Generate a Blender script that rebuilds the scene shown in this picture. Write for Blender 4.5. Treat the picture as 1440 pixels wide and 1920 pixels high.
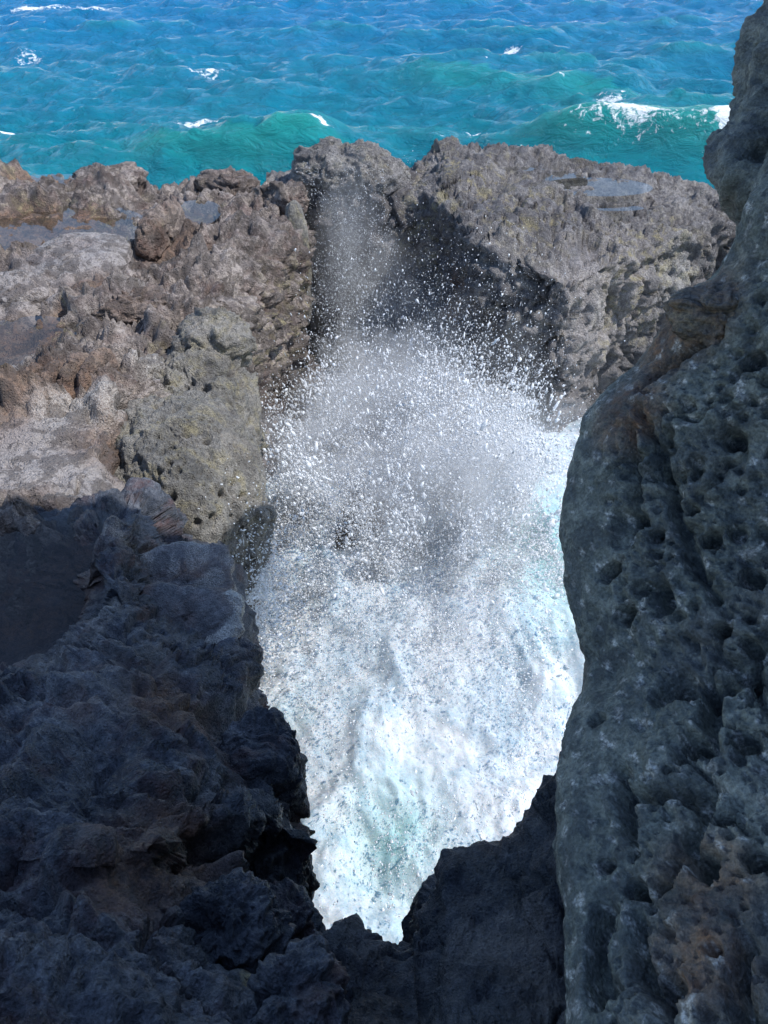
import bpy, math, time
import numpy as np
T0 = time.time()
for o in list(bpy.data.objects): bpy.data.objects.remove(o)
sc = bpy.context.scene
COL = sc.collection

# ------------------------------------------------------------------ camera, light, exposure
CAM_Z, PITCH, FPX = 8.0, math.radians(40), 1386.7
cam_d = bpy.data.cameras.new('camera'); cam = bpy.data.objects.new('camera', cam_d); COL.objects.link(cam)
cam.location = (0, 0, CAM_Z); cam.rotation_euler = (math.pi/2 - PITCH, 0, 0)
cam_d.sensor_fit = 'VERTICAL'; cam_d.sensor_height = 36; cam_d.lens = 26
cam_d.clip_start = .05; cam_d.clip_end = 6000
cam_d.dof.use_dof = True; cam_d.dof.focus_distance = 9.0; cam_d.dof.aperture_fstop = 18.0
sc.camera = cam
SUN_EL, SUN_AZ = math.radians(53), math.radians(-7)      # azimuth measured from +X towards +Y
world = bpy.data.worlds.new('World'); sc.world = world; world.use_nodes = True
wn = world.node_tree.nodes; wl = world.node_tree.links
sky = wn.new('ShaderNodeTexSky'); sky.sky_type = 'NISHITA'; sky.sun_disc = False
sky.sun_elevation = SUN_EL; sky.sun_rotation = math.pi/2 - SUN_AZ
sky.air_density = 1.0; sky.dust_density = .5; sky.ozone_density = 3.0
wn['Background'].inputs['Strength'].default_value = .15
wl.new(sky.outputs[0], wn['Background'].inputs[0])
sun_d = bpy.data.lights.new('sun', 'SUN'); sun = bpy.data.objects.new('sun', sun_d); COL.objects.link(sun)
sun_d.energy = 3.1; sun_d.angle = math.radians(.5); sun_d.color = (1, .975, .94)
sun.rotation_euler = (math.pi/2 - SUN_EL, 0, SUN_AZ + math.pi/2)
sc.view_settings.view_transform = 'Standard'; sc.view_settings.look = 'None'
sc.view_settings.exposure = .74; sc.view_settings.gamma = 1
sc.view_settings.use_curve_mapping = False
sc.cycles.max_bounces = 6; sc.cycles.volume_bounces = 1; sc.cycles.transparent_max_bounces = 48

# ------------------------------------------------------------------ numpy noise
rng = np.random.default_rng(7)
PERM = np.concatenate([rng.permutation(256)]*3).astype(np.int32)
G3 = rng.normal(size=(256, 3)).astype(np.float32); G3 /= np.linalg.norm(G3, axis=1)[:, None]
R3 = rng.random((256, 3)).astype(np.float32)
f32 = np.float32
def _h(i, j, k): return PERM[PERM[PERM[i & 255] + (j & 255)] + (k & 255)]
def perlin(p):
    p = np.asarray(p, f32); i = np.floor(p).astype(np.int32); f = p - i
    u = f*f*f*(f*(f*6-15)+10)
    def g(a, b, c):
        h = G3[_h(i[:, 0]+a, i[:, 1]+b, i[:, 2]+c)]
        return h[:, 0]*(f[:, 0]-a) + h[:, 1]*(f[:, 1]-b) + h[:, 2]*(f[:, 2]-c)
    def lx(b, c): g0 = g(0, b, c); return g0 + u[:, 0]*(g(1, b, c)-g0)
    a0 = lx(0, 0); a0 = a0 + u[:, 1]*(lx(1, 0)-a0)
    a1 = lx(0, 1); a1 = a1 + u[:, 1]*(lx(1, 1)-a1)
    return (a0 + u[:, 2]*(a1-a0))*1.5
def fbm(p, o=4, g=.5, l=2.03):
    s = 0; a = 1.; p = np.asarray(p, f32)
    for _ in range(o): s = s + a*perlin(p); p = p*f32(l) + f32(17.3); a *= g
    return s
def ridged(p, o=4, g=.5, l=2.07):
    s = 0; a = 1.; w = 1.; p = np.asarray(p, f32)
    for _ in range(o):
        n = (1-np.abs(perlin(p)))**2*w; s = s + a*n; w = np.clip(n*1.6, 0, 1); p = p*f32(l)+f32(9.1); a *= g
    return s
def worley(p, full=False):
    """F1, F2 and a random number per cell."""
    p = np.asarray(p, f32); i = np.floor(p).astype(np.int32); f = p - i
    d1 = np.full(len(p), 9, f32); d2 = d1.copy(); idn = np.zeros(len(p), np.int32); off = np.zeros_like(p)
    for a in (-1, 0, 1):
        for b in (-1, 0, 1):
            for c in (-1, 0, 1):
                h = _h(i[:, 0]+a, i[:, 1]+b, i[:, 2]+c); r = R3[h]
                o = r+np.array([a, b, c], f32)-f; d = (o*o).sum(1)
                m = d < d1
                if full: off = np.where(m[:, None], o, off)
                d2 = np.where(m, d1, np.minimum(d2, d)); idn = np.where(m, h, idn); d1 = np.where(m, d, d1)
    if full: return np.sqrt(d1), np.sqrt(d2), R3[(idn*7+3) & 255, 0], (off*G3[(idn*5+11) & 255]).sum(1)
    return np.sqrt(d1), np.sqrt(d2), R3[(idn*7+3) & 255, 0]
def sstep(a, b, x): t = np.clip((x-a)/(b-a), 0, 1); return t*t*(3-2*t)

# ------------------------------------------------------------------ helpers
CP, SP = math.cos(PITCH), math.sin(PITCH)
def W(px, py, t=None, z=None, y=None):
    """World point seen in the photograph's pixel (px, py) at depth t, height z or distance y."""
    u = (px-720)/FPX; v = (960-py)/FPX
    r = np.array([u, CP+SP*v, -SP+CP*v])
    if z is not None: t = (z-CAM_Z)/r[2]
    if y is not None: t = y/r[1]
    return r*t + np.array([0, 0, CAM_Z])
def crom(C, n, axis=0):
    """Catmull-Rom through the control points along an axis, n samples spaced by mean arc length."""
    C = np.moveaxis(np.asarray(C, float), axis, 0); K = len(C)
    mid = .5*(C[1:]+C[:-1])[..., :3]                    # finer where the surface is close to the viewer
    far = np.maximum(np.linalg.norm(mid-np.array([0, 0, CAM_Z]), axis=-1), 1.2)*(1+.5*np.maximum(np.abs(mid[..., 0])-.55*np.maximum(mid[..., 1], 0)-1.2, 0))
    seg = (np.linalg.norm(np.diff(C, axis=0), axis=-1)/far).reshape(K-1, -1).mean(1)+1e-6
    cum = np.concatenate([[0], np.cumsum(seg)]); s = np.linspace(0, cum[-1], n)
    i = np.clip(np.searchsorted(cum, s, 'right')-1, 0, K-2); t = (s-cum[i])/seg[i]
    t = t.reshape((-1,)+(1,)*(C.ndim-1))
    p0 = C[np.maximum(i-1, 0)]; p1 = C[i]; p2 = C[i+1]; p3 = C[np.minimum(i+2, K-1)]
    r = .5*((2*p1)+(p2-p0)*t+(2*p0-5*p1+4*p2-p3)*t*t+(3*p1-p0-3*p2+p3)*t**3)
    return np.moveaxis(r, 0, axis)
def gnormals(P):
    a = np.gradient(P, axis=0); b = np.gradient(P, axis=1)
    n = np.cross(a, b); return n/(np.linalg.norm(n, axis=-1, keepdims=True)+1e-9)
def grid_faces(nr, nc, wrap=False):
    i, j = np.meshgrid(np.arange(nr-1), np.arange(nc if wrap else nc-1), indexing='ij')
    a = i*nc+j; b = i*nc+(j+1) % nc
    return np.stack([a, b, b+nc, a+nc], -1).reshape(-1, 4)
def link_mesh(name, V, F, mat, smooth=True, attrs=None, base=None, parent=None):
    """V (n,3) world vertices, F (m,k) faces -> one object with its origin at base."""
    V = np.asarray(V, f32)
    if base is None: base = np.array([V[:, 0].mean(), V[:, 1].mean(), V[:, 2].min()])
    me = bpy.data.meshes.new(name); F = np.asarray(F, np.int32); m, k = F.shape
    me.vertices.add(len(V)); me.vertices.foreach_set('co', (V-base.astype(f32)).ravel())
    me.loops.add(m*k); me.loops.foreach_set('vertex_index', F.ravel())
    me.polygons.add(m); me.polygons.foreach_set('loop_start', np.arange(0, m*k, k, dtype=np.int32))
    me.polygons.foreach_set('use_smooth', np.full(m, smooth))
    me.update(calc_edges=True)
    for an, av in (attrs or {}).items():
        at = me.attributes.new(an, 'FLOAT', 'POINT'); at.data.foreach_set('value', np.asarray(av, f32).ravel())
    me.materials.append(mat)
    o = bpy.data.objects.new(name, me); COL.objects.link(o)
    if parent is not None:
        o.parent = parent; o.location = np.array(base)-np.array(parent.location)
    else: o.location = base
    return o
def tag(o, label=None, cat=None, group=None, kind=None):
    if label: o['label'] = label
    if cat: o['category'] = cat
    if group: o['group'] = group
    if kind: o['kind'] = kind
    return o

# ------------------------------------------------------------------ materials
def new_mat(name):
    m = bpy.data.materials.new(name); m.use_nodes = True; n = m.node_tree.nodes
    return m, n, m.node_tree.links, n['Principled BSDF']
def nd(n, typ, **kw):
    x = n.new(typ)
    for k, v in kw.items(): setattr(x, k, v)
    return x
def ramp(n, stops):
    r = n.new('ShaderNodeValToRGB'); e = r.color_ramp.elements
    while len(e) < len(stops): e.new(.5)
    for q, (p, c) in zip(e, stops): q.position = p; q.color = (*c, 1)
    return r
def tex_noise(n, l, vec, scale, detail=6, rough=.6, dist=0.):
    t = n.new('ShaderNodeTexNoise'); t.inputs['Scale'].default_value = scale; t.inputs['Detail'].default_value = detail
    t.inputs['Roughness'].default_value = rough; t.inputs['Distortion'].default_value = dist
    l.new(vec, t.inputs['Vector']); return t
def mix_rgb(n, l, fac, a, b, mode='MIX'):
    m = n.new('ShaderNodeMix'); m.data_type = 'RGBA'; m.blend_type = mode
    for s, v in ((0, fac), (6, a), (7, b)):
        if hasattr(v, 'is_linked') or hasattr(v, 'links'): l.new(v, m.inputs[s])
        elif s == 0: m.inputs[0].default_value = v
        else: m.inputs[s].default_value = (*v, 1)
    return m.outputs[2]
def math_n(n, l, op, a, b=0., c=None, clamp=False):
    m = n.new('ShaderNodeMath'); m.operation = op; m.use_clamp = clamp
    for s, v in ((0, a), (1, b), (2, c)):
        if v is None: continue
        if hasattr(v, 'links'): l.new(v, m.inputs[s])
        else: m.inputs[s].default_value = v
    return m.outputs[0]
def rock_mat(name, dark, mid, light, scale=1., bump=.5, lichen=.0, red=.0, speck=.0, wet=.7, bdist=.02, coat=0., grain=.4, kdark=None, kscale=1., wetz=None):
    m, n, l, b = new_mat(name)
    pos = n.new('ShaderNodeNewGeometry').outputs['Position']
    big = tex_noise(n, l, pos, 1.3*scale, 5, .62, .4); fine = tex_noise(n, l, pos, 14*scale, 6, .7)
    grit = tex_noise(n, l, pos, 70*scale, 3, .7)
    f = math_n(n, l, 'ADD', math_n(n, l, 'MULTIPLY', big.outputs[0], .5), math_n(n, l, 'MULTIPLY', fine.outputs[0], .5))
    r = ramp(n, [(.39, dark), (.5, mid), (.61, light)]); l.new(f, r.inputs[0]); c = r.outputs[0]
    def attr(nm):
        a = n.new('ShaderNodeAttribute'); a.attribute_name = nm; return a.outputs['Fac']
    def patch(sc_, lo, hi, off):
        mp = n.new('ShaderNodeVectorMath'); mp.operation = 'ADD'; mp.inputs[1].default_value = (off, off*.7, off*1.3); l.new(pos, mp.inputs[0])
        t = tex_noise(n, l, mp.outputs[0], sc_*scale, 7, .68, .6); q = ramp(n, [(lo, (0, 0, 0)), (hi, (1, 1, 1))]); l.new(t.outputs[0], q.inputs[0]); return q.outputs[0]
    if red:
        c = mix_rgb(n, l, math_n(n, l, 'MULTIPLY', patch(1.7, .5, .66, 5.), red), c, (.13, .062, .05))
    # masks carried by the geometry: pale dry crust, rust, salt/lichen
    c = mix_rgb(n, l, math_n(n, l, 'MULTIPLY', attr('pale'), math_n(n, l, 'MULTIPLY_ADD', fine.outputs[0], 1.2, .2), clamp=True), c, (.42, .385, .37))
    c = mix_rgb(n, l, math_n(n, l, 'MULTIPLY', attr('rust'), math_n(n, l, 'MULTIPLY_ADD', fine.outputs[0], 2.4, -.6, True), clamp=True), c, (.23, .125, .07))
    lf = math_n(n, l, 'MULTIPLY', patch(4.5, .50, .66, 11.), math_n(n, l, 'ADD', attr('lichen'), lichen), clamp=True)
    lf = math_n(n, l, 'MULTIPLY', lf, math_n(n, l, 'MULTIPLY_ADD', grit.outputs[0], 2.2, -.4, True))
    c = mix_rgb(n, l, lf, c, (.36, .31, .17))
    sf = math_n(n, l, 'MULTIPLY', attr('salt'), math_n(n, l, 'MULTIPLY_ADD', grit.outputs[0], 3., -.9, True), clamp=True)
    c = mix_rgb(n, l, sf, c, (.62, .60, .56))
    if wetz:
        sp = n.new('ShaderNodeSeparateXYZ'); l.new(pos, sp.inputs[0])
        wz = math_n(n, l, 'ADD', sp.outputs[2], math_n(n, l, 'MULTIPLY', big.outputs[0], 1.6)); wr = ramp(n, [(.0, (1, 1, 1)), (1., (0, 0, 0))])
        mw = n.new('ShaderNodeMapRange'); mw.inputs[1].default_value = wetz+.3; mw.inputs[2].default_value = wetz+1.1; l.new(wz, mw.inputs[0])
        wetf = math_n(n, l, 'SUBTRACT', 1., mw.outputs[0]); c = mix_rgb(n, l, math_n(n, l, 'MULTIPLY', wetf, .45), c, (.05, .052, .056))
    if speck:
        c = mix_rgb(n, l, math_n(n, l, 'MULTIPLY', patch(16, .66, .72, 3.), speck), c, (.5, .5, .5))
    if coat:
        k = patch(3.6*kscale, .49, .54, 21.); k2 = patch(11*kscale, .555, .60, 29.)
        c = mix_rgb(n, l, math_n(n, l, 'MULTIPLY', math_n(n, l, 'MAXIMUM', k, k2), coat), c, kdark or dark)
    g = ramp(n, [(.32, (1-grain,)*3), (.68, (1+grain,)*3)]); l.new(grit.outputs[0], g.inputs[0])
    c = mix_rgb(n, l, 1., c, g.outputs[0], 'MULTIPLY')
    l.new(c, b.inputs['Base Color'])
    rr = ramp(n, [(.35, (wet-.2,)*3), (.65, (wet+.15,)*3)]); l.new(big.outputs[0], rr.inputs[0]); l.new(math_n(n, l, 'SUBTRACT', rr.outputs[0], math_n(n, l, 'MULTIPLY', wetf, .4)) if wetz else rr.outputs[0], b.inputs['Roughness'])
    b.inputs['Specular IOR Level'].default_value = .35
    vo = nd(n, 'ShaderNodeTexVoronoi'); vo.inputs['Scale'].default_value = 32*scale; l.new(pos, vo.inputs['Vector'])
    vr = ramp(n, [(.1, (0, 0, 0)), (.42, (1, 1, 1))]); l.new(vo.outputs['Distance'], vr.inputs[0])
    h = math_n(n, l, 'ADD', math_n(n, l, 'MULTIPLY', fine.outputs[0], 1.2), math_n(n, l, 'MULTIPLY', vr.outputs[0], .28))
    h = math_n(n, l, 'ADD', h, math_n(n, l, 'MULTIPLY', grit.outputs[0], .45))
    bp = n.new('ShaderNodeBump'); bp.inputs['Strength'].default_value = bump; bp.inputs['Distance'].default_value = bdist/scale
    l.new(h, bp.inputs['Height']); l.new(bp.outputs[0], b.inputs['Normal'])
    return m
M_LEFT = rock_mat('lava_brown', (.062, .050, .045), (.235, .198, .178), (.46, .395, .355), 1., 1., .12, .55, bdist=.06, coat=.6, grain=.22, wetz=2.4)
M_VES = rock_mat('lava_grey', (.10, .096, .09), (.195, .186, .17), (.32, .30, .27), 1.2, 1., .22, .1, bdist=.06, wetz=2.2)
M_FAR = rock_mat('lava_dark', (.075, .070, .073), (.19, .178, .178), (.35, .33, .315), .9, 1., .3, .1, bdist=.07, coat=.4, wetz=1.6)
M_NEAR = rock_mat('lava_shade_blue', (.03, .037, .052), (.085, .096, .122), (.20, .21, .24), 2., 1., .0, .6, wet=.5, bdist=.05, coat=.35)  # blue skylight tint of the shaded near rock put into its base colour
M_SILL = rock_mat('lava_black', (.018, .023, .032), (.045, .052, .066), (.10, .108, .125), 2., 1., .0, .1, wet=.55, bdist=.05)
M_RIGHT = rock_mat('lava_green_grey', (.072, .082, .076), (.142, .156, .138), (.25, .262, .23), 1.6, .55, .04, .0, speck=.9, bdist=.05, coat=.5, kdark=(.032, .042, .055), kscale=1.6)
def pool_mat():
    m, n, l, b = new_mat('pool_water'); n.remove(b); out = n['Material Output']
    tr = n.new('ShaderNodeBsdfTransparent'); tr.inputs[0].default_value = (.82, .84, .84, 1)
    gl = n.new('ShaderNodeBsdfGlossy'); gl.inputs['Roughness'].default_value = .03
    fr = n.new('ShaderNodeFresnel'); fr.inputs[0].default_value = 1.33
    pos = n.new('ShaderNodeNewGeometry').outputs['Position']
    t = tex_noise(n, l, pos, 7, 3, .5); bp = n.new('ShaderNodeBump'); bp.inputs['Strength'].default_value = .15; bp.inputs['Distance'].default_value = .01
    l.new(t.outputs[0], bp.inputs['Height']); l.new(bp.outputs[0], gl.inputs['Normal']); l.new(bp.outputs[0], fr.inputs['Normal'])
    f = math_n(n, l, 'MULTIPLY_ADD', fr.outputs[0], 1.15, .0, True)
    mx = n.new('ShaderNodeMixShader'); l.new(f, mx.inputs[0]); l.new(tr.outputs[0], mx.inputs[1]); l.new(gl.outputs[0], mx.inputs[2])
    l.new(mx.outputs[0], out.inputs[0]); return m
M_POOL = pool_mat()
def foam_mat(name, col, tint, rough=.6):
    m, n, l, b = new_mat(name)
    pos = n.new('ShaderNodeNewGeometry').outputs['Position']
    a = tex_noise(n, l, pos, 1.1, 6, .62, 1.2); a2 = tex_noise(n, l, pos, 9, 7, .72, 1.8)
    f = math_n(n, l, 'ADD', math_n(n, l, 'MULTIPLY', a.outputs[0], .55), math_n(n, l, 'MULTIPLY', a2.outputs[0], .45))
    r = ramp(n, [(.40, tint), (.56, col)]); l.new(f, r.inputs[0])
    at = n.new('ShaderNodeAttribute'); at.attribute_name = 'aqua'
    c = mix_rgb(n, l, at.outputs['Fac'], r.outputs[0], (.30, .58, .58))
    l.new(c, b.inputs['Base Color']); b.inputs['Roughness'].default_value = rough
    b.inputs['Specular IOR Level'].default_value = .25
    b.inputs['Subsurface Weight'].default_value = .6; b.inputs['Subsurface Radius'].default_value = (.5, .75, 1); b.inputs['Subsurface Scale'].default_value = .12
    fz = tex_noise(n, l, pos, 30, 6, .75); bp = n.new('ShaderNodeBump'); bp.inputs['Strength'].default_value = .8; bp.inputs['Distance'].default_value = .02
    l.new(fz.outputs[0], bp.inputs['Height']); l.new(bp.outputs[0], b.inputs['Normal'])
    return m
M_FOAM = foam_mat('foam', (.60, .63, .65), (.36, .47, .54))
def drop_mat():
    m, n, l, b = new_mat('spray'); b.inputs['Base Color'].default_value = (.88, .90, .92, 1); b.inputs['Roughness'].default_value = .4
    t = n.new('ShaderNodeBsdfTranslucent'); t.inputs[0].default_value = (.88, .90, .92, 1)
    x = n.new('ShaderNodeMixShader'); x.inputs[0].default_value = .45; l.new(b.outputs[0], x.inputs[1]); l.new(t.outputs[0], x.inputs[2])
    l.new(x.outputs[0], n['Material Output'].inputs[0]); return m
M_DROP = drop_mat()
def sea_mat():
    m, n, l, b = new_mat('sea_water')
    g = n.new('ShaderNodeNewGeometry'); pos = g.outputs['Position']
    sep = n.new('ShaderNodeSeparateXYZ'); l.new(pos, sep.inputs[0])
    big = tex_noise(n, l, pos, .06, 4, .6)
    d = math_n(n, l, 'ADD', sep.outputs[1], math_n(n, l, 'MULTIPLY', big.outputs[0], 26))
    mr = n.new('ShaderNodeMapRange'); mr.inputs[1].default_value = 32; mr.inputs[2].default_value = 85; l.new(d, mr.inputs[0])
    c = mix_rgb(n, l, mr.outputs[0], (.0015, .180, .212), (.004, .155, .33))
    th = n.new('ShaderNodeAttribute'); th.attribute_name = 'thin'
    c = mix_rgb(n, l, th.outputs['Fac'], c, (.012, .27, .25))
    fo = n.new('ShaderNodeAttribute'); fo.attribute_name = 'foam'
    mp = n.new('ShaderNodeMapping'); mp.inputs['Scale'].default_value = (1, 1.3, 1); l.new(pos, mp.inputs[0])
    fn = tex_noise(n, l, mp.outputs[0], 3.2, 7, .75, .5)
    ff = math_n(n, l, 'ADD', math_n(n, l, 'MULTIPLY', fn.outputs[0], 3.4), math_n(n, l, 'MULTIPLY_ADD', fo.outputs['Fac'], 2., -3.0))
    fr = ramp(n, [(.0, (0, 0, 0)), (.35, (1, 1, 1))]); l.new(ff, fr.inputs[0])
    c = mix_rgb(n, l, fr.outputs[0], c, (.86, .9, .9))
    l.new(c, b.inputs['Base Color'])
    l.new(math_n(n, l, 'MULTIPLY_ADD', fr.outputs[0], .5, .12), b.inputs['Roughness'])
    b.inputs['IOR'].default_value = 1.33
    w1 = n.new('ShaderNodeMapping'); w1.inputs['Scale'].default_value = (.55, 1, 1); w1.inputs['Rotation'].default_value = (0, 0, .3); l.new(pos, w1.inputs[0])
    a1 = tex_noise(n, l, w1.outputs[0], 1.7, 9, .68, .7)
    bp = n.new('ShaderNodeBump'); bp.inputs['Strength'].default_value = .8; bp.inputs['Distance'].default_value = .55
    w2 = n.new('ShaderNodeMapping'); w2.inputs['Scale'].default_value = (.5, 1.3, 1); w2.inputs['Rotation'].default_value = (0, 0, -.25); l.new(pos, w2.inputs[0])
    a2 = tex_noise(n, l, w2.outputs[0], .42, 5, .6, .8)
    l.new(math_n(n, l, 'ADD', a1.outputs[0], math_n(n, l, 'MULTIPLY', a2.outputs[0], 1.3)), bp.inputs['Height']); l.new(bp.outputs[0], b.inputs['Normal'])
    return m
M_SEA = sea_mat()

# ------------------------------------------------------------------ rock surfaces
def cups(p, k, lo, depth, wv=0, rmin=.3):
    """Vesicles: round cups, k per metre, some cells left closed."""
    f1, f2, r = worley(p*f32(k)+wv)
    return -depth*(1-sstep(.20, .40, f1-.14*(r-.5)))*(r > rmin)
def crevices(p, k, depth, width=.05, seed=0.):
    q = p*f32(k)+f32(seed); n = perlin(q+.3*np.stack([perlin(q*2.1), perlin(q*2.1+7), perlin(q*2.1+15)], 1))
    return -depth*np.exp(-(n/width)**2)*sstep(-.25, .2, perlin(q*.6+33))
def rock_disp(p, L, seed, amp=1., crag=1., pits=1., pit_scale=9., lump=1.):
    """Displacement in metres of a lava surface with features about L across: fractured facets, crust and vesicles."""
    q = p/f32(L) + f32(seed*3.7)
    wv = np.stack([perlin(q*1.1+31), perlin(q*1.1+57), perlin(q*1.1+83)], 1)
    wf = np.stack([perlin(q*4.3+3), perlin(q*4.3+23), perlin(q*4.3+43)], 1)
    q = q + .35*wv + .07*wf
    d = .24*fbm(q*.8, 3)
    f1, f2, r, t = worley(q*1.5, True)
    e = sstep(.0, .14, f2-f1); d += lump*(.20*(r-.5) + .24*t)*e - crag*.09*np.exp(-((f2-f1)/.06)**2)*sstep(-.1, .35, perlin(q*.9+7))
    f1, f2, r, t = worley(q*4.0+5, True)
    d += lump*(.075*(r-.5) + .09*t)*sstep(.0, .16, f2-f1)
    f1, f2, r, t = worley(q*10.+9, True)
    d += crag*(.034*(r-.5) + .045*t)*sstep(.0, .2, f2-f1)
    d += crag*.09*(ridged(q*2.6, 4, .55)-.8) + crag*.045*fbm(q*11, 3, .65)
    d = amp*L*d
    if pits:
        d += pits*cups(p, pit_scale, .3, .42/pit_scale, .2*wv, .55) + pits*cups(p, pit_scale*2.7, .3, .36/pit_scale/2.7, 0, .35)
    return d
def pool_dip(V):
    return V
def finish(name, P, disp, mat, attrs_fn=None, flip=False, wrap=False, base=None, parent=None, post=None):
    nr, nc = P.shape[:2]; Q = P.copy()
    for _ in range(10):
        Q[1:-1] = .25*Q[:-2]+.5*Q[1:-1]+.25*Q[2:]; Q[:, 1:-1] = .25*Q[:, :-2]+.5*Q[:, 1:-1]+.25*Q[:, 2:]
    n = gnormals(Q)
    if flip: n = -n
    V = P.reshape(-1, 3); N = n.reshape(-1, 3)
    V = V + N*disp(V.astype(f32))[:, None]
    if post: V = post(V)
    F = grid_faces(nr, nc, wrap)
    if flip: F = F[:, ::-1]
    at = attrs_fn(V.astype(f32)) if attrs_fn else None
    return link_mesh(name, V, F, mat, True, at, base, parent)
def blob(name, c, r, mat, seed, L, amp=1., res=120, rot=0., attrs_fn=None, power=2.6, tilt=0., parent=None, irr=0., **kw):
    """A boulder: a superellipsoid that keeps one closed surface, displaced like the lava."""
    nth, nph = res, int(res*1.6)
    th = np.linspace(.001, math.pi-.001, nth); ph = np.linspace(0, 2*math.pi, nph, endpoint=False)
    th, ph = np.meshgrid(th, ph, indexing='ij')
    D = np.stack([np.sin(th)*np.cos(ph), np.sin(th)*np.sin(ph), np.cos(th)], -1)
    k = (np.abs(D)**power).sum(-1)**(-1/power)
    P = D*k[..., None]*np.asarray(r)
    if irr: P[..., :2] *= (1+irr*fbm(np.c_[(D[..., :2]/np.maximum(np.hypot(D[..., 0], D[..., 1]), 1e-3)[..., None]).reshape(-1, 2)*1.6, np.full(D[..., 0].size, seed)], 3)).reshape(D.shape[:2])[..., None]
    ct, st = math.cos(tilt), math.sin(tilt); P = P @ np.array([[1, 0, 0], [0, ct, -st], [0, st, ct]]).T
    cr, sr = math.cos(rot), math.sin(rot); P = P @ np.array([[cr, -sr, 0], [sr, cr, 0], [0, 0, 1]]).T
    P = P + np.asarray(c); V = P.reshape(-1, 3)
    N = (V-np.asarray(c))/np.linalg.norm(V-np.asarray(c), axis=1)[:, None]
    V = V + N*rock_disp(V.astype(f32), L, seed, amp, **kw)[:, None]
    at = attrs_fn(V.astype(f32)) if attrs_fn else None
    return link_mesh(name, V, grid_faces(nth, nph, True)[:, ::-1], mat, True, at, None, parent)
def around(V, pts, r):
    """Soft mask: 1 within r of any of the points."""
    m = np.zeros(len(V), f32)
    for p in pts:
        rr = p[3] if len(p) > 3 else r
        d = np.linalg.norm((V-np.asarray(p[:3], f32))*np.array([1, .8, .5], f32), axis=1)
        m = np.maximum(m, 1-sstep(rr*.35, rr*1.2, d))
    return m

# ---- tide pools: centre, radii, level
POOLS = [  # px, py, z, rx, ry
    (60, 435, 3.92, 1.45, 1.15), (95, 345, 3.90, .95, .5), (357, 402, 3.92, .40, .6), (30, 650, 4.12, .62, .62), (15, 752, 4.16, .5, .3),
    (112, 605, 4.03, .13, .3), (60, 1120, 4.62, .46, .72)]
PW = []
for (px, py, z, rx, ry) in POOLS: PW.append((W(px, py, z=z), rx, ry))
def dip(V, extra=.16):
    """Basins for the pools."""
    for (c, rx, ry) in PW:
        e = np.sqrt(((V[:, 0]-c[0])/rx)**2 + ((V[:, 1]-c[1])/ry)**2) + .28*perlin(np.c_[V[:, :2]*2.3, np.zeros(len(V))])
        k = 1-sstep(.75, 1.15, e)
        tgt = c[2]-.05-.03*k+.45*(V[:, 2]-c[2]).clip(-.22, .22)
        V[:, 2] = np.where(V[:, 2] > c[2]-1.0, V[:, 2]*(1-k)+tgt*k, V[:, 2])
    return V

# ---- left lava shelf (ground)
ST = [  # y, rim x, plateau z
    (18.0, -2.6, -2.0), (16.2, -2.2, -.8), (15.2, -2.1, 2.6), (14.6, -2.1, 3.65), (13.8, -1.9, 3.85), (13.0, -1.6, 3.82), (12.2, -1.42, 3.85), (11.6, -1.45, 3.85),
    (11.25, -1.6, 3.92), (10.9, -1.82, 3.95), (10.2, -1.95, 4.0), (9.2, -2.05, 4.02), (8.3, -2.15, 4.1), (7.2, -2.4, 4.15), (6.2, -2.35, 4.25),
    (5.2, -2.3, 4.35), (4.4, -2.1, 4.45), (3.4, -1.9, 4.5), (2.2, -1.9, 4.5), (.5, -2.0, 4.5)]
rows = []
for (y, rx, z) in ST:
    edge = z > 3
    tilt = .35 if y < 15 else .5; wk = 1 if y < 11 else .3
    r = [(-16, y, z+.2 if edge else z), (-10, y, z+.45 if edge else z), (-7, y, z+tilt), (-5.4, y, z+.05), (-4.4, y, z+.02), (-3.4, y, z+.05), (rx-.7, y, z+.05), (rx-.2, y, z),
         (rx+.04, y, z-.35 if edge else z-.1), (rx+.2*wk, y, z-1.0 if edge else z-.3), (rx+.34*wk, y, z-2.0 if edge else z-.5), (rx+.45*wk, y, z-3.4 if edge else z-1), (rx+.5*wk, y, -1.5 if edge else z-1.2)]
    rows.append(r)
C = np.array(rows); P = crom(crom(C, 490, 0), 325, 1)
PALE = [(*W(150, 490, z=4.05), .75), (*W(40, 560, z=4.1), .7), (*W(60, 860, z=4.35), .75), (*W(190, 900, z=4.35), .5), (*W(20, 690, z=4.1), .5)]
DENTS = [(315, 475, 4.0, .34, .22, .5), (280, 800, 4.1, .16, .40, .7), (262, 775, 4.1, .2, .2, .4), (140, 622, 4.05, .14, .12, .4), (180, 615, 4.05, .12, .2, .4), (520, 425, 3.75, .35, .12, .35), (435, 420, 3.85, .1, .5, .3), (240, 430, 4.0, .14, .5, .25),
         (95, 505, 4.05, .4, .1, .25), (345, 520, 4.05, .5, .09, .22), (60, 590, 4.1, .1, .5, .2), (215, 700, 4.15, .12, .5, .22), (400, 470, 3.95, .1, .4, .25), (380, 610, 4.1, .45, .08, .2)]
DENTS = [(W(a, b, z=z), rx, ry, dp) for a, b, z, rx, ry, dp in DENTS]
def dents(V):
    d = 0; w = .5*perlin(V*1.9+3)
    for c, rx, ry, dp in DENTS:
        e = np.sqrt(((V[:, 0]-c[0])/rx)**2+((V[:, 1]-c[1])/ry)**2)+w
        d = d-dp*(1-sstep(.55, 1.05, e))
    return d*(V[:, 2] > 3.)
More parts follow.
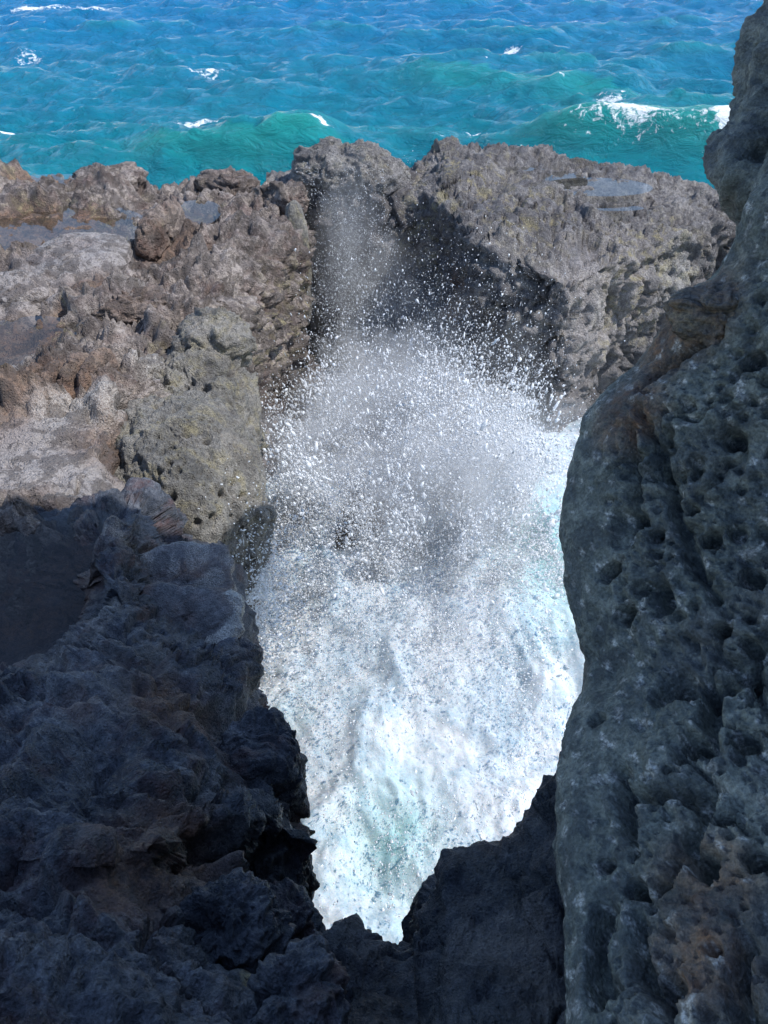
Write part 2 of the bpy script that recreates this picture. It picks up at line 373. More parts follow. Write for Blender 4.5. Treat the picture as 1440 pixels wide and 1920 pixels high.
def left_disp(V):
    smooth = around(V, PALE, .7)
    d = rock_disp(V, 1.15, 1, .95, 1., .9, 8., .8) + crevices(V, 1.5, .16, .05) + crevices(V, 3.4, .08, .06, 5.) + .05*fbm(V*4.5, 3, .6)
    ds = rock_disp(V, 1.0, 2, .5, .5, .3, 9., .7) + crevices(V, 1.6, .07, .03, 9.)
    # jagged fins and gullies across the rough shelf
    q = V*np.array([1.9, 1.15, 1.2], f32); q[:, 0] += .6*perlin(V*1.3+4)
    fin = (ridged(q+3, 3)-.75)*.08*sstep(-.3, .3, perlin(V*.45+2))
    return d*(1-smooth)+ds*smooth + fin*(1-smooth)*(V[:, 2] > 3) + dents(V) + .10*fbm(V*.9+40, 2)*(1-smooth)
def left_attr(V):
    n1 = perlin(V*1.1+9); rim = 0*V[:, 0]; bed = 0*V[:, 0]
    for (c, rx, ry) in PW[:6]:
        e = np.sqrt(((V[:, 0]-c[0])/rx)**2+((V[:, 1]-c[1])/ry)**2)+.28*perlin(np.c_[V[:, :2]*2.3, np.zeros(len(V))]); rim = np.maximum(rim, sstep(.55, .85, e)*sstep(1.3, 1.0, e)); bed = np.maximum(bed, sstep(1.1, .8, e))
    return {'pale': np.clip(around(V, PALE, .7)+.35*sstep(.0, .5, n1)*(V[:, 2] > 3.6), 0, 1),
            'rust': np.clip(around(V, [(*W(190, 550, z=4.0), .55), (*W(60, 770, z=4.2), .7), (*W(230, 830, z=4.2), .5), (*W(330, 450, z=4.), .5), (*W(20, 640, z=4.05), .6), (*W(60, 450, z=3.9), 1.2)], .5)*.8+bed, 0, 1),
            'lichen': np.clip(.9*sstep(3.9, 3.4, V[:, 2])*sstep(1.2, 2.6, V[:, 2])+around(V, [(*W(370, 385, z=3.95), .5), (*W(330, 645, z=4.1), .4)], .4)+.9*rim, 0, 1.2),
            'salt': around(V, [(*W(130, 800, z=4.2), .35), (*W(300, 690, z=4.1), .4), (*W(190, 790, z=4.2), .35)], .3)*.7}
ground = finish('ground', P, left_disp, M_LEFT, left_attr, flip=False, post=dip)
tag(ground, kind='structure', label='rough brown lava shelf left of the blowhole')

def pool(i, label):
    c, rx, ry = PW[i]; n = 48; rr = np.linspace(0, 1.25, 8)
    a = np.linspace(0, 2*math.pi, n, endpoint=False)
    V = np.array([[c[0]+rx*k*math.cos(t), c[1]+ry*k*math.sin(t), c[2]] for k in rr for t in a])
    o = link_mesh('tide_pool', V, grid_faces(len(rr), n, True)[:, ::-1], M_POOL, base=np.array(c))
    return tag(o, label, 'tide pool', 'tide pools in the lava')
pool(0, 'wide tide pool with pink reflections at the far left of the lava shelf')
pool(1, 'narrow rippled tide pool just behind the wide pool by the sea edge')
pool(2, 'small yellow rimmed tide pool ringed by jagged dark lava')
pool(3, 'shallow brown tide pool below the pale cracked lava mound')
pool(4, 'tiny ochre tide pool beside the jagged lava fins')
pool(5, 'narrow blue puddle in a crack between two lava mounds')
pool(6, 'shaded purple brown tide pool left of the dark lava hump')

# ---- rounded vesicular boulder
def ves_attr(V): return {'lichen': .7*sstep(-.9, -.3, V[:, 0]+1.9)*.6, 'pale': 0*V[:, 0], 'rust': 0*V[:, 0], 'salt': 0*V[:, 0]}
tag(blob('boulder', (-1.98, 5.65, 3.35), (.78, 1.0, .98), M_VES, 3, .9, .4, 170, .25, ves_attr, 2.4, pits=1.5, pit_scale=9., crag=.8),
    'rounded grey pitted boulder bulging over the left rim of the blowhole', 'boulder')
tag(blob('boulder', (-2.2, 7.3, 3.0), (.72, 1.1, 1.12), M_VES, 4, .9, .6, 170, .15, ves_attr, 2.5, tilt=.1, pits=1.3, pit_scale=9.),
    'coarse grey boulder sloping into the blowhole behind the rounded pitted one', 'boulder')

RU = lambda k: (lambda V: {'rust': k+.4*perlin(V*2.5).clip(0, 1), 'pale': .25*sstep(.1, .4, perlin(V*3+5)), 'lichen': .3*sstep(.1, .4, perlin(V*2+15))})
PL = lambda V: {'pale': .85+.2*perlin(V*3), 'rust': .25*sstep(.1, .4, perlin(V*2+1)), 'salt': 0*V[:, 0]}
for px, py, z, r, mt, sd, rot, at, pw, amp, lb in (
    (305, 432, 4.10, (.15, .62, .34), M_LEFT, 51, -.25, RU(.35), 2.6, .5, 'tall narrow brown lava fin beside the yellow rimmed pool'),
    (525, 380, 3.85, (.42, .34, .30), M_LEFT, 52, .3, RU(.05), 3.2, .8, 'dark jagged block at the seaward left corner of the blowhole'),
    (425, 352, 3.78, (.60, .36, .26), M_LEFT, 53, .1, RU(.15), 3., .8, 'low reddish black jagged rock on the skyline behind the yellow rimmed pool'),
    (210, 345, 3.85, (.62, .42, .30), M_LEFT, 54, 0, RU(.0), 2.8, .8, 'dark craggy rock on the skyline right of the rippled pool'),
    (150, 488, 3.98, (.72, .75, .26), M_LEFT, 56, .3, PL, 2.3, .35, 'smooth pale pinkish lava mound with cracks below the wide tide pool'),
    (35, 560, 4.05, (.42, .42, .24), M_LEFT, 57, .3, PL, 2.4, .5, 'pale cracked lava mound at the left edge above the brown pool'),
    (560, 500, 3.0, (.20, .22, 1.1), M_VES, 58, .2, ves_attr, 3., .3, 'pale upright rock pillar in the left wall of the blowhole'),
    (400, 640, 4.0, (.42, .38, .30), M_VES, 59, .3, ves_attr, 2.7, .7, 'grey knobbly rock on the rim above the coarse sloping boulder'),
    (245, 575, 4.1, (.50, .30, .18), M_LEFT, 60, .2, RU(.3), 2.7, .8, 'low rusty rock between the pale mound and the grey rim'),
    (70, 735, 4.25, (.07, .34, .26), M_LEFT, 61, .1, RU(.6), 2.6, .35, 'leftmost of the four reddish upright lava fins'),
    (108, 735, 4.27, (.07, .34, .28), M_LEFT, 62, .0, RU(.6), 2.6, .35, 'second from left of the four reddish upright lava fins'),
    (146, 725, 4.27, (.08, .36, .30), M_LEFT, 63, -.1, RU(.6), 2.6, .35, 'third from left of the four reddish upright lava fins'),
    (188, 715, 4.28, (.08, .34, .30), M_LEFT, 64, -.2, RU(.6), 2.6, .35, 'rightmost of the four reddish upright lava fins')):
    fin_ = 'fin' in lb and sd > 60
    tag(blob('lava_fin' if 'fin' in lb else 'rock', W(px, py, z=z), r, mt, sd, .5, amp, 60, rot, at, pw, pits=.6, pit_scale=12.), lb, 'lava fin' if 'fin' in lb else 'rock', 'reddish upright lava fins' if fin_ else None)

# ---- far ledge across the pit
FS = [  # x, rim y, rim z, back y, back z
    (-2.2, 13.5, 3.8, 15.0, 3.8), (-1.0, 13.5, 3.85, 15.0, 3.9), (-.3, 13.45, 3.85, 15.0, 3.9), (.1, 13.4, 3.9, 15.0, 3.95), (.5, 13.3, 3.95, 15.1, 3.95), (.85, 12.9, 4.0, 15.4, 4.05), (1.15, 12.0, 3.95, 15.5, 4.2),
    (1.55, 11.3, 3.85, 15.6, 4.15), (2.2, 10.8, 3.75, 15.6, 4.12), (2.75, 10.55, 3.62, 15.6, 4.1), (3.05, 10.75, 3.6, 15.6, 4.08), (3.8, 11.5, 3.65, 15.6, 3.95), (4.9, 12.4, 3.65, 15.4, 3.75), (6.3, 13.2, 3.5, 15.2, 3.5), (8.5, 13.8, 3.1, 15.4, 3.1), (13, 14.2, 3.0, 16, 3.0)]
rows = []
for (x, ry, rz, by, bz) in FS:
    r = [(x*1.1, by+2.2, -2), (x*1.06, by+1.2, .4), (x*1.03, by+.5, bz-.9), (x*1.02, by, bz), (x, by*.66+ry*.34, bz*.66+rz*.34+.04), (x, by*.33+ry*.67, bz*.33+rz*.67+.03), (x, ry+.25, rz), (x, ry, rz-.2),
         (x, ry-.05, rz-.9), (x, ry-.03, rz-1.8), (x, ry-.1, .8), (x, ry-.2, -1.5)]
    rows.append(r)
C = np.array(rows); P = crom(crom(C, 430, 0), 285, 1)
def far_disp(V):
    face = sstep(3.5, 3.0, V[:, 2])
    d = rock_disp(V, 1.1, 5, .6, .7, 1.2, 7.) + crevices(V, 1.4, .14, .04, 3.) + crevices(V, 4., .05, .06, 8.)
    # layered strata dipping to the right with blocky steps
    s = V[:, 2]*3.2+V[:, 0]*.75+V[:, 1]*.35+.5*perlin(V*.8)
    st = np.abs((s % 1)-.5)
    d += (sstep(.0, .2, st)-.6)*.045*(.5+.5*face)
    # vertical columns on the wall
    q = V*np.array([2.2, 2.2, .35], f32)
    f1, f2, r = worley(q+11); d += face*(.13*(r-.5)-.07*np.exp(-((f2-f1)/.08)**2))
    return d
def far_attr(V):
    yl = [(*W(1250, 440, z=3.7), 1.0), (*W(1180, 520, z=3.2), .7), (*W(880, 340, z=4.), 1.2), (*W(960, 400, z=3.9), 1.1), (*W(820, 420, z=3.6), .8), (*W(1290, 500, z=3.2), .8)]
    return {'lichen': around(V, yl, 1.)*1.1+.25*perlin(V*.7).clip(0, 1), 'pale': .9*around(V, [(*W(1150, 610, y=10.7), 1.3), (*W(1130, 720, y=10.7), 1.2), (*W(1200, 540, y=11.2), 1.)], .8), 'rust': around(V, [(*W(1160, 530, y=11), .25), (*W(850, 560, y=12.), .3)], .3),
            'salt': .5*around(V, [(*W(1290, 500, y=12.3), .5), (*W(1160, 560, y=10.9), .4)], .4)}
FP = [(W(1120, 350, z=3.98), .75, .42), (W(1060, 335, z=3.98), .3, .5), (W(960, 315, z=4.06), .5, .16), (W(1150, 390, z=3.88), .4, .12), (W(870, 290, z=4.1), .5, .2)]
def far_post(V):
    for (c, rx, ry) in FP:
        e = np.sqrt(((V[:, 0]-c[0])/rx)**2 + ((V[:, 1]-c[1])/ry)**2) + .45*perlin(np.c_[V[:, :2]*3.3, np.zeros(len(V))])
        k = 1-sstep(.6, 1.2, e)
        tgt = c[2]-.03+.35*(V[:, 2]-c[2]).clip(-.2, .2)
        V[:, 2] = np.where(V[:, 2] > c[2]-.6, V[:, 2]*(1-k)+tgt*k, V[:, 2])
    return V
tag(finish('rock_ledge', P, far_disp, M_FAR, far_attr, flip=True, post=far_post), 'broad dark lava ledge with yellow crust across the blowhole from the viewer', 'rock ledge')
for (c, rx, ry), lb in zip(FP, ['largest bright puddle on top of the far lava ledge', 'small puddle left of the largest one on the far ledge', 'thin puddle near the middle back of the far ledge', 'slim puddle in front of the largest one on the far ledge', 'puddle near the left end of the far ledge top']):
    n = 40; rr = np.linspace(0, 1.3, 6); a = np.linspace(0, 2*math.pi, n, endpoint=False)
    V = np.array([[c[0]+rx*k*math.cos(t), c[1]+ry*k*math.sin(t), c[2]] for k in rr for t in a])
    tag(link_mesh('puddle', V, grid_faces(len(rr), n, True)[:, ::-1], M_POOL, base=np.array(c)), lb, 'puddle', 'puddles on the far ledge')
tag(blob('rock', (-.68, 14.2, 3.75), (1.05, .75, .78), M_FAR, 6, .8, .6, 150, 0, lambda V: {'lichen': .3+0*V[:, 0], 'salt': .2+0*V[:, 0]}, 3.2, pits=.8, pit_scale=7.),
    'dark lava knob speckled with spray between the two shelves by the sea', 'rock')

# ---- near left shoulder in shade
NR = [  # py, [(px, z)...] from left to the rim
    (930, [(-500, 4.4), (-250, 4.3), (-60, 4.2), (60, 4.2), (140, 4.25), (200, 4.3), (270, 4.2), (320, 3.7), (370, 3.1)]),
    (985, [(-500, 4.6), (-250, 4.5), (-60, 4.45), (60, 4.45), (135, 4.7), (190, 4.85), (250, 4.75), (325, 3.95), (378, 3.4)]),
    (1050, [(-500, 4.7), (-250, 4.6), (-60, 4.55), (60, 4.55), (130, 4.8), (190, 5.02), (255, 4.9), (325, 4.2), (412, 3.85)]),
    (1120, [(-500, 4.9), (-250, 4.7), (-60, 4.58), (60, 4.55), (150, 4.8), (210, 5.1), (268, 5.0), (335, 4.42), (436, 4.35)]),
    (1200, [(-500, 5.2), (-250, 5.0), (-60, 4.75), (60, 4.75), (150, 5.05), (230, 5.25), (300, 5.1), (375, 4.75), (446, 4.6)]),
    (1300, [(-500, 5.5), (-250, 5.3), (-60, 5.2), (60, 5.3), (160, 5.4), (250, 5.45), (330, 5.35), (385, 5.1), (438, 4.9)]),
    (1400, [(-500, 5.8), (-250, 5.6), (-60, 5.5), (60, 5.6), (160, 5.7), (270, 5.65), (370, 5.5), (425, 5.28), (508, 5.05)]),
    (1500, [(-500, 5.9), (-250, 5.8), (-60, 5.8), (60, 5.8), (160, 5.85), (270, 5.8), (370, 5.65), (428, 5.43), (512, 5.2)]),
    (1560, [(-500, 6.0), (-250, 6.0), (-60, 5.9), (60, 5.92), (150, 5.9), (250, 5.88), (330, 5.8), (385, 5.65), (502, 5.3)]),
    (1640, [(-500, 6.1), (-250, 6.1), (-60, 6.0), (60, 6.0), (150, 6.0), (230, 5.95), (300, 5.9), (330, 5.8), (362, 5.6)]),
    (1750, [(-500, 6.2), (-250, 6.2), (-60, 6.1), (60, 6.1), (150, 6.1), (230, 6.1), (320, 6.05), (380, 5.9), (440, 5.7)]),
    (1900, [(-500, 6.3), (-250, 6.3), (-60, 6.3), (60, 6.3), (150, 6.3), (250, 6.25), (360, 6.15), (470, 6.05), (560, 5.9)]),
    (2100, [(-500, 6.4), (-250, 6.4), (-60, 6.4), (60, 6.4), (150, 6.4), (250, 6.4), (400, 6.3), (550, 6.2), (700, 6.1)]),
    (2500, [(-500, 6.5), (-250, 6.5), (-60, 6.5), (60, 6.5), (150, 6.5), (250, 6.5), (400, 6.5), (550, 6.5), (700, 6.4)])]
rows = []
for py, cs in NR:
    r = [W(px, py, z=z) for px, z in cs]; e = r[-1]
    if py == 1640:                                  # the hollow under the lip: its back wall drops away first
        lip7, lip8 = W(385, 1560, z=5.65), W(502, 1560, z=5.3)
        h = [W(px, 1600, z=z) for px, z in cs[:6]]+[W(330, 1592, z=5.85), lip7+np.array([-.02, .10, -1.1]), lip8+np.array([-.06, .14, -1.2])]
        h += [h[-1]+np.array(q) for q in ((.0, 0, -.2), (-.03, 0, -.5), (-.25, .1, -1.2), (-.6, .2, -2.6), (-.6, .2, -5.5))]
        rows.append(h)
    r += [e+np.array([.03, 0, -.22]), e+np.array([-.03, 0, -.7]), e+np.array([-.25, .1, -1.8]), e+np.array([-.6, .2, -3.6]), e+np.array([-.6, .2, -6.5])]
    rows.append(r)
C = np.array(rows); P = crom(crom(C, 450, 0), 345, 1)
def near_disp(V):
    d = rock_disp(V, .7, 8, .58, .34, .45, 20., 1.45) + crevices(V, 2.2, .07, .028, 3.) + crevices(V, 5., .03, .04, 13.) + .012*fbm(V*20, 4, .65)
    q = V*np.array([2.2, 1.0, 1.3], f32); q[:, 0] += .8*perlin(V*1.1+8)
    return d + (ridged(q+3, 2)-.75)*.03
def near_attr(V):
    z0 = 0*V[:, 0]
    return {'rust': around(V, [(*W(300, 1580, z=5.85), .22), (*W(320, 1350, z=5.35), .22), (*W(260, 1650, z=5.95), .15), (*W(140, 1100, z=4.7), .25), (*W(60, 1130, z=4.5), .6)], .2)*.85,
            'pale': .25*sstep(.2, .6, perlin(V*2.2+5)), 'lichen': around(V, [(*W(370, 1650, z=5.7), .10), (*W(480, 1820, z=5.9), .10)], .1)*.8, 'salt': .5*around(V, [(*W(215, 1020, z=4.9), .12), (*W(205, 1160, z=5.0), .1)], .1)}
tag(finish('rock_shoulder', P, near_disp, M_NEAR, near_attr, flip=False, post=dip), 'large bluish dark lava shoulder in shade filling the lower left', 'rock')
# two pale crusted slabs on it
SL = lambda V: {'pale': .35+.3*perlin(V*3), 'salt': .55*sstep(.3, .6, np.abs(perlin(V*5))+.2), 'rust': .7*sstep(-.2, .4, perlin(V*4)), 'lichen': 0*V[:, 0]}
sc2 = W(350, 1160, z=4.78)
def SL2(V):
    d = SL(V); e = np.sqrt(((V[:, 0]-sc2[0])/.33)**2+((V[:, 1]-sc2[1])/.20)**2)+.15*perlin(V*9)
    d['salt'] = 2.2*sstep(.78, .92, e)*((V[:, 1]-sc2[1])*-.9+(V[:, 0]-sc2[0])*.6 > .02); return d
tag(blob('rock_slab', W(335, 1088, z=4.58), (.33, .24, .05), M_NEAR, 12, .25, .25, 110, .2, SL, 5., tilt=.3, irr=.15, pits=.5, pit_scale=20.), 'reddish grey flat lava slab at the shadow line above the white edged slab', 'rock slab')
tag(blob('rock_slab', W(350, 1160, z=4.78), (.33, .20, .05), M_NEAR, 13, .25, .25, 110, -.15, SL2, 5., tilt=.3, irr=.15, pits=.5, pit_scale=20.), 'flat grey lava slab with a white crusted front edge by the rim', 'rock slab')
# nose and blocks under the overhang
Z0 = lambda V: {'pale': 0*V[:, 0]}
tag(blob('rock', W(478, 1640, z=4.72), (.20, .32, .40), M_SILL, 14, .5, .6, 130, .3, Z0, 3.), 'black rock nose under the dark overhang on the left of the pit', 'rock')
tag(blob('rock', W(535, 1735, z=5.15), (.11, .11, .14), M_NEAR, 15, .3, .6, 90, .5, Z0, 2.6), 'small grey rock wedged below the black rock nose', 'rock')
tag(blob('rock', W(430, 1745, z=5.78), (.13, .13, .10), M_NEAR, 16, .3, .6, 110, .7, Z0, 3.), 'angular blue grey block below the black hollow', 'rock')
tag(blob('rock', W(545, 1880, z=6.0), (.10, .09, .08), M_NEAR, 17, .3, .6, 90, .2, Z0, 3.), 'smaller blue grey block at the bottom edge of the view', 'rock')

tag(blob('rock', W(500, 1445, z=5.0), (.15, .17, .26), M_NEAR, 18, .35, .55, 100, .35, Z0, 4.5, pits=.4, pit_scale=24.), 'angular block of dark lava jutting right over the foam above the black hollow', 'rock')

# ---- sill at the bottom
SR = [(440, 1815), (510, 1790), (565, 1768), (610, 1752), (650, 1725), (690, 1722), (720, 1745), (750, 1768), (772, 1758), (795, 1690), (828, 1622), (900, 1602), (975, 1582), (1020, 1500), (1075, 1420), (1180, 1350)]
rows = []
for i, (px, py) in enumerate(SR):
    t = 2.35 if px < 780 else 2.5
    e = W(px, py, t=t)
    r = [e+np.array([0, .5, -6]), e+np.array([0, .25, -2]), e+np.array([0, .12, -.5]), e+np.array([0, .04, -.1]), e, W(px, py+50, t=t-.12), W(px+8, py+140, t=t-.3), W(px+15, max(py+260, 1880), t=t-.55), W(px+20, 2080, t=1.55), W(px+20, 2400, t=1.35)]
    rows.append(r)
C = np.array(rows); P = crom(crom(C, 250, 0), 250, 1)
def sill_disp(V): return rock_disp(V, .55, 19, .42, .15, .0, 24.) + crevices(V, 4., .04, .05, 3.) + .012*fbm(V*18, 4, .65)
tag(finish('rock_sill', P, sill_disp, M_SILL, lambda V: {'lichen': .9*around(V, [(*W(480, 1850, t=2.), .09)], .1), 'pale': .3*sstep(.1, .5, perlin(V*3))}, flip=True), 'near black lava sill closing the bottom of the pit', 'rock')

# ---- right foreground boulder (continues up out of the frame)
RB = [  # py, silhouette px, depth at the silhouette
    (-260, 1660, 2.25), (0, 1540, 2.25), (180, 1475, 2.2), (290, 1436, 2.15), (380, 1400, 2.15), (460, 1372, 2.2), (525, 1325, 2.25), (560, 1262, 2.3), (610, 1240, 2.3), (680, 1195, 2.35), (760, 1108, 2.4), (840, 1078, 2.4), (920, 1060, 2.38), (985, 1050, 2.35), (1060, 1059, 2.3),
    (1115, 1066, 2.25), (1180, 1082, 2.2), (1237, 1099, 2.15), (1290, 1090, 2.08), (1350, 1065, 2.0), (1440, 1046, 1.9), (1560, 1040, 1.75), (1660, 1050, 1.65), (1760, 1057, 1.55), (1900, 1060, 1.42), (2100, 1060, 1.3), (2500, 1060, 1.2)]
rows = []
for py, px, t in RB:
    r = [W(px+330, py, t=t+1.6), W(px+110, py, t=t+.75), W(px+22, py, t=t+.22), W(px, py, t=t), W(px+22, py, t=t-.09), W(px+90, py, t=t*.91), W(px+190, py, t=t*.855), W(px+310, py, t=t*.81), W(px+450, py, t=t*.775), W(px+650, py, t=t*.74), W(px+950, py, t=t*.72)]
    rows.append([np.append(q, .02*i) for i, q in enumerate(r)])
C = np.array(rows); P = crom(crom(C, 490, 0), 335, 1); RCOL = (P[..., 3]/.02).ravel(); P = np.ascontiguousarray(P[..., :3])
def surf_pt(P, px, py):
    Q = P.reshape(-1, 3)-np.array([0, 0, CAM_Z]); dp = Q[:, 1]*CP-Q[:, 2]*SP
    e = (720+FPX*Q[:, 0]/dp-px)**2+(960-FPX*(Q[:, 1]*SP+Q[:, 2]*CP)/dp-py)**2
    e = e+1e9*(dp < .3); k = np.argsort(e)[:12]; return P.reshape(-1, 3)[k[np.argmin(dp[k])]]
CRACKS = [[(1195, 765), (1240, 880), (1262, 960), (1300, 1060), (1345, 1125)], [(1178, 800), (1190, 900), (1186, 985)], [(1345, 625), (1290, 655), (1235, 690), (1200, 725)], [(1262, 960), (1285, 1010)], [(1300, 1200), (1330, 1300), (1335, 1400)], [(1150, 1440), (1165, 1520), (1185, 1560)],
          [(1130, 1700), (1110, 1790), (1120, 1880)], [(1190, 1720), (1200, 1820), (1250, 1900)], [(1400, 1750), (1380, 1830), (1395, 1900)]]
HOLES = [(1148, 1072, .030, .060, .05), (1195, 975, .03, .02, .03), (1225, 1000, .02, .045, .04), (1170, 1150, .028, .05, .05), (1205, 1100, .02, .03, .03), (1118, 1350, .022, .03, .04), (1300, 1390, .03, .07, .06), (1310, 1600, .035, .028, .05), (1180, 1660, .022, .05, .05), (1175, 1520, .015, .04, .04), (1275, 1560, .02, .02, .03),
         (1355, 1180, .02, .06, .04), (1405, 1265, .03, .04, .05), (1230, 1480, .018, .018, .03), (1250, 1440, .015, .015, .03), (1290, 1500, .018, .018, .03), (1350, 1520, .022, .02, .04), (1400, 1380, .03, .05, .05), (1420, 1600, .03, .03, .05), (1250, 1850, .03, .06, .06), (1130, 1620, .015, .03, .03), (1380, 820, .03, .03, .04), (1300, 860, .02, .02, .03), (1330, 1010, .025, .03, .04), (1410, 1080, .03, .03, .04), (1290, 760, .02, .02, .03), (1410, 680, .03, .03, .04)]
CRACKS = [[surf_pt(P, *q) for q in c_] for c_ in CRACKS]; HOLES = [(surf_pt(P, a, b), *k) for a, b, *k in HOLES]
def carve(V):
    d = np.zeros(len(V), f32); wob = .012*perlin(V*16)
    for c_ in CRACKS:
        for a, b in zip(c_[:-1], c_[1:]):
            ab = b-a; t = np.clip(((V-a)@ab)/(ab@ab), 0, 1); e = np.linalg.norm(V-a-t[:, None]*ab, axis=1)+wob
            d = np.minimum(d, -.07*np.exp(-(e/.014)**2))
    for c_, rx, rz, dp in HOLES:
        q = V-c_; e = np.sqrt((q[:, 0]/rx)**2+(q[:, 1]/rx)**2+(q[:, 2]/rz)**2)+22*wob; d = np.minimum(d, -1.9*dp*(1-sstep(.7, 1.05, e)))
    return d
def right_disp(V):
    flank = sstep(4.3, 5.6, RCOL+.7*perlin(V*3))
    d = rock_disp(V, .8, 21, .13, .3, .0, 13., .6)
    wv = np.stack([perlin(V*6), perlin(V*6+9), perlin(V*6+19)], 1)
    st_ = V*np.array([1.4, 1.4, .75], f32)
    d += cups(st_, 5.5, 0, .09, .45*wv, .86)*.9 + cups(st_+3, 11, 0, .055, .35*wv, .74)*sstep(-.3, .2, perlin(V*2.3+60)) + cups(V, 24, 0, .030, .2*wv, .58) + cups(V, 50, 0, .015, .1*wv, .35)
    d += crevices(V, 2.2, .06, .035, 41.) + crevices(V*np.array([2, 2, .8], f32), 3., .04, .05, 4.)
    return (d + .018*fbm(V*14, 4, .6))*(.15+.85*flank) + carve(V) + .008*fbm(V*9, 4, .65)*(1-flank)
def right_attr(V):
    return {'rust': 1.2*around(V, [(*W(1285, 560, t=2.15), .16), (*W(1180, 760, t=2.2), .12), (*W(1330, 1590, t=1.3), .12), (*W(1320, 1720, t=1.2), .12), (*W(1240, 650, t=2.2), .1)], .1), 'pale': .2*sstep(.15, .5, perlin(V*3+7)), 'lichen': 0*V[:, 0], 'salt': .7*sstep(.34, .42, perlin(V*30+2)+.2*perlin(V*2))}
big = finish('boulder', P, right_disp, M_RIGHT, right_attr, flip=False)
blob('ledge', surf_pt(P, 1335, 590)+np.array([.06, .04, -.02]), (.16, .12, .06), M_RIGHT, 71, .3, .5, 90, -.5, lambda V: {'rust': .8+0*V[:, 0], 'lichen': .3+0*V[:, 0]}, 2.6, parent=big, pits=.6, pit_scale=20.)
tag(big, 'huge pitted grey green boulder in shade along the right edge', 'boulder')
# upper block and an unseen crag above it, shaped to shade the near rocks
UB = [(-420, 1640, 3.2), (-150, 1495, 3.15), (0, 1436, 3.1), (50, 1402, 3.07), (110, 1379, 3.05), (180, 1368, 3.), (226, 1361, 2.95), (262, 1334, 2.9), (303, 1320, 2.86), (335, 1334, 2.8), (375, 1372, 2.76), (415, 1392, 2.74), (520, 1420, 2.74), (700, 1440, 2.75)]
rows = []
for py, px, t in UB:
    rows.append([W(px+260, py, t=t+1.3), W(px+90, py, t=t+.55), W(px+18, py, t=t+.15), W(px, py, t=t), W(px+18, py, t=t-.08), W(px+55, py, t=t-.2), W(px+95, py, t=t-.22), W(px+150, py, t=t-.16), W(px+240, py, t=t), W(px+420, py, t=t+.2)])
C = np.array(rows); P = crom(crom(C, 220, 0), 150, 1)
def up_disp(V): return rock_disp(V, .55, 27, .28, .8, .5, 14., .8) + crevices(V, 2.2, .05, .04, 41.) + .016*fbm(V*14, 4, .6)
tag(finish('rock', P, up_disp, M_RIGHT, lambda V: {'pale': .2*sstep(.15, .5, perlin(V*3+7))}, flip=False), 'dark upper rock block leaning out over the sea at the top right', 'rock')
CL = [  # y, foot x, top z
    (3.8, 2.0, 8.4), (3.7, 1.95, 10.2), (3.5, 1.9, 11.0), (3.2, 1.85, 11.3), (2.6, 1.75, 11.4), (1.9, 1.6, 11.4), (1.2, 1.5, 11.4), (.3, 1.5, 11.5), (-.8, 1.5, 11.6), (-2.2, 1.4, 12), (-4, 1.2, 12.3), (-6, .8, 12.4)]
rows = []
for y, x, z in CL:
    fz = 6.9 if y > 3 else 6.3 if y > 2 else 5.; up = lambda k: fz+(z-.5-fz)*k  # foot hangs clear so the sun passes under it to the pool
    rows.append([(x+.9, y, fz-.1), (x+.3, y, fz), (x, y, up(.2)), (x-.05, y, up(.5)), (x-.05, y, up(.75)), (x, y, z-.5), (x+.2, y, z-.05), (x+.6, y, z+.1), (x+1.1, y, z-.4), (x+1.4, y, up(.6)), (x+1.4, y, up(.2)), (x+.95, y, fz-.1)])
P = crom(crom(np.array(rows), 70, 0), 70, 1)
cl = finish('shade_crag', P, lambda V: rock_disp(V, .9, 30, .5, .8, .4, 8.), M_RIGHT, lambda V: {'pale': 0*V[:, 0]}, flip=False)
tag(cl, 'unseen lava crag above the right boulder, shaped to cast the near shadow', 'shade_crag')

# ------------------------------------------------------------------ sea
def sea_h(X, Y):
    p = np.stack([X, Y, 0*X], 1).astype(f32)
    h = 0
    am = .75+.5*perlin(p*.03+5)
    for lam, A, ang, ch in ((15, .34, -.12, 1.6), (9.5, .25, .25, 1.6), (6, .24, -.35, 1.8), (3.7, .17, .45, 1.7), (2.2, .09, -.2, 1.6), (1.3, .04, .3, 1.4)):
        k = 2*math.pi/lam; w = .9*perlin(p*(1.1/lam)+lam)+.5*perlin(p*(2.6/lam)+2*lam)
        s = k*(X*math.sin(ang)+Y*math.cos(ang)) + 2.4*w
        h = h + A*am*(2*((np.sin(s)*.5+.5)**ch)-1)*(.6+.8*(perlin(p*(.5/lam)+3*lam)*.5+.5))
    q = p*np.array([.35, .75, 1], f32)
    h += .20*(ridged(q, 4)-.75) + .05*(ridged(q*3.1+5, 3)-.7)
    return h
na, nr = 410, 500
ang = np.linspace(math.radians(28), math.radians(152), na); rr = np.concatenate([np.geomspace(14, 130, nr-60), np.geomspace(133, 5000, 60)])
R, A = np.meshgrid(rr, ang, indexing='ij'); X = (R*np.cos(A)).ravel(); Y = (R*np.sin(A)).ravel()
H = sea_h(X, Y)*sstep(400, 150, R.ravel())
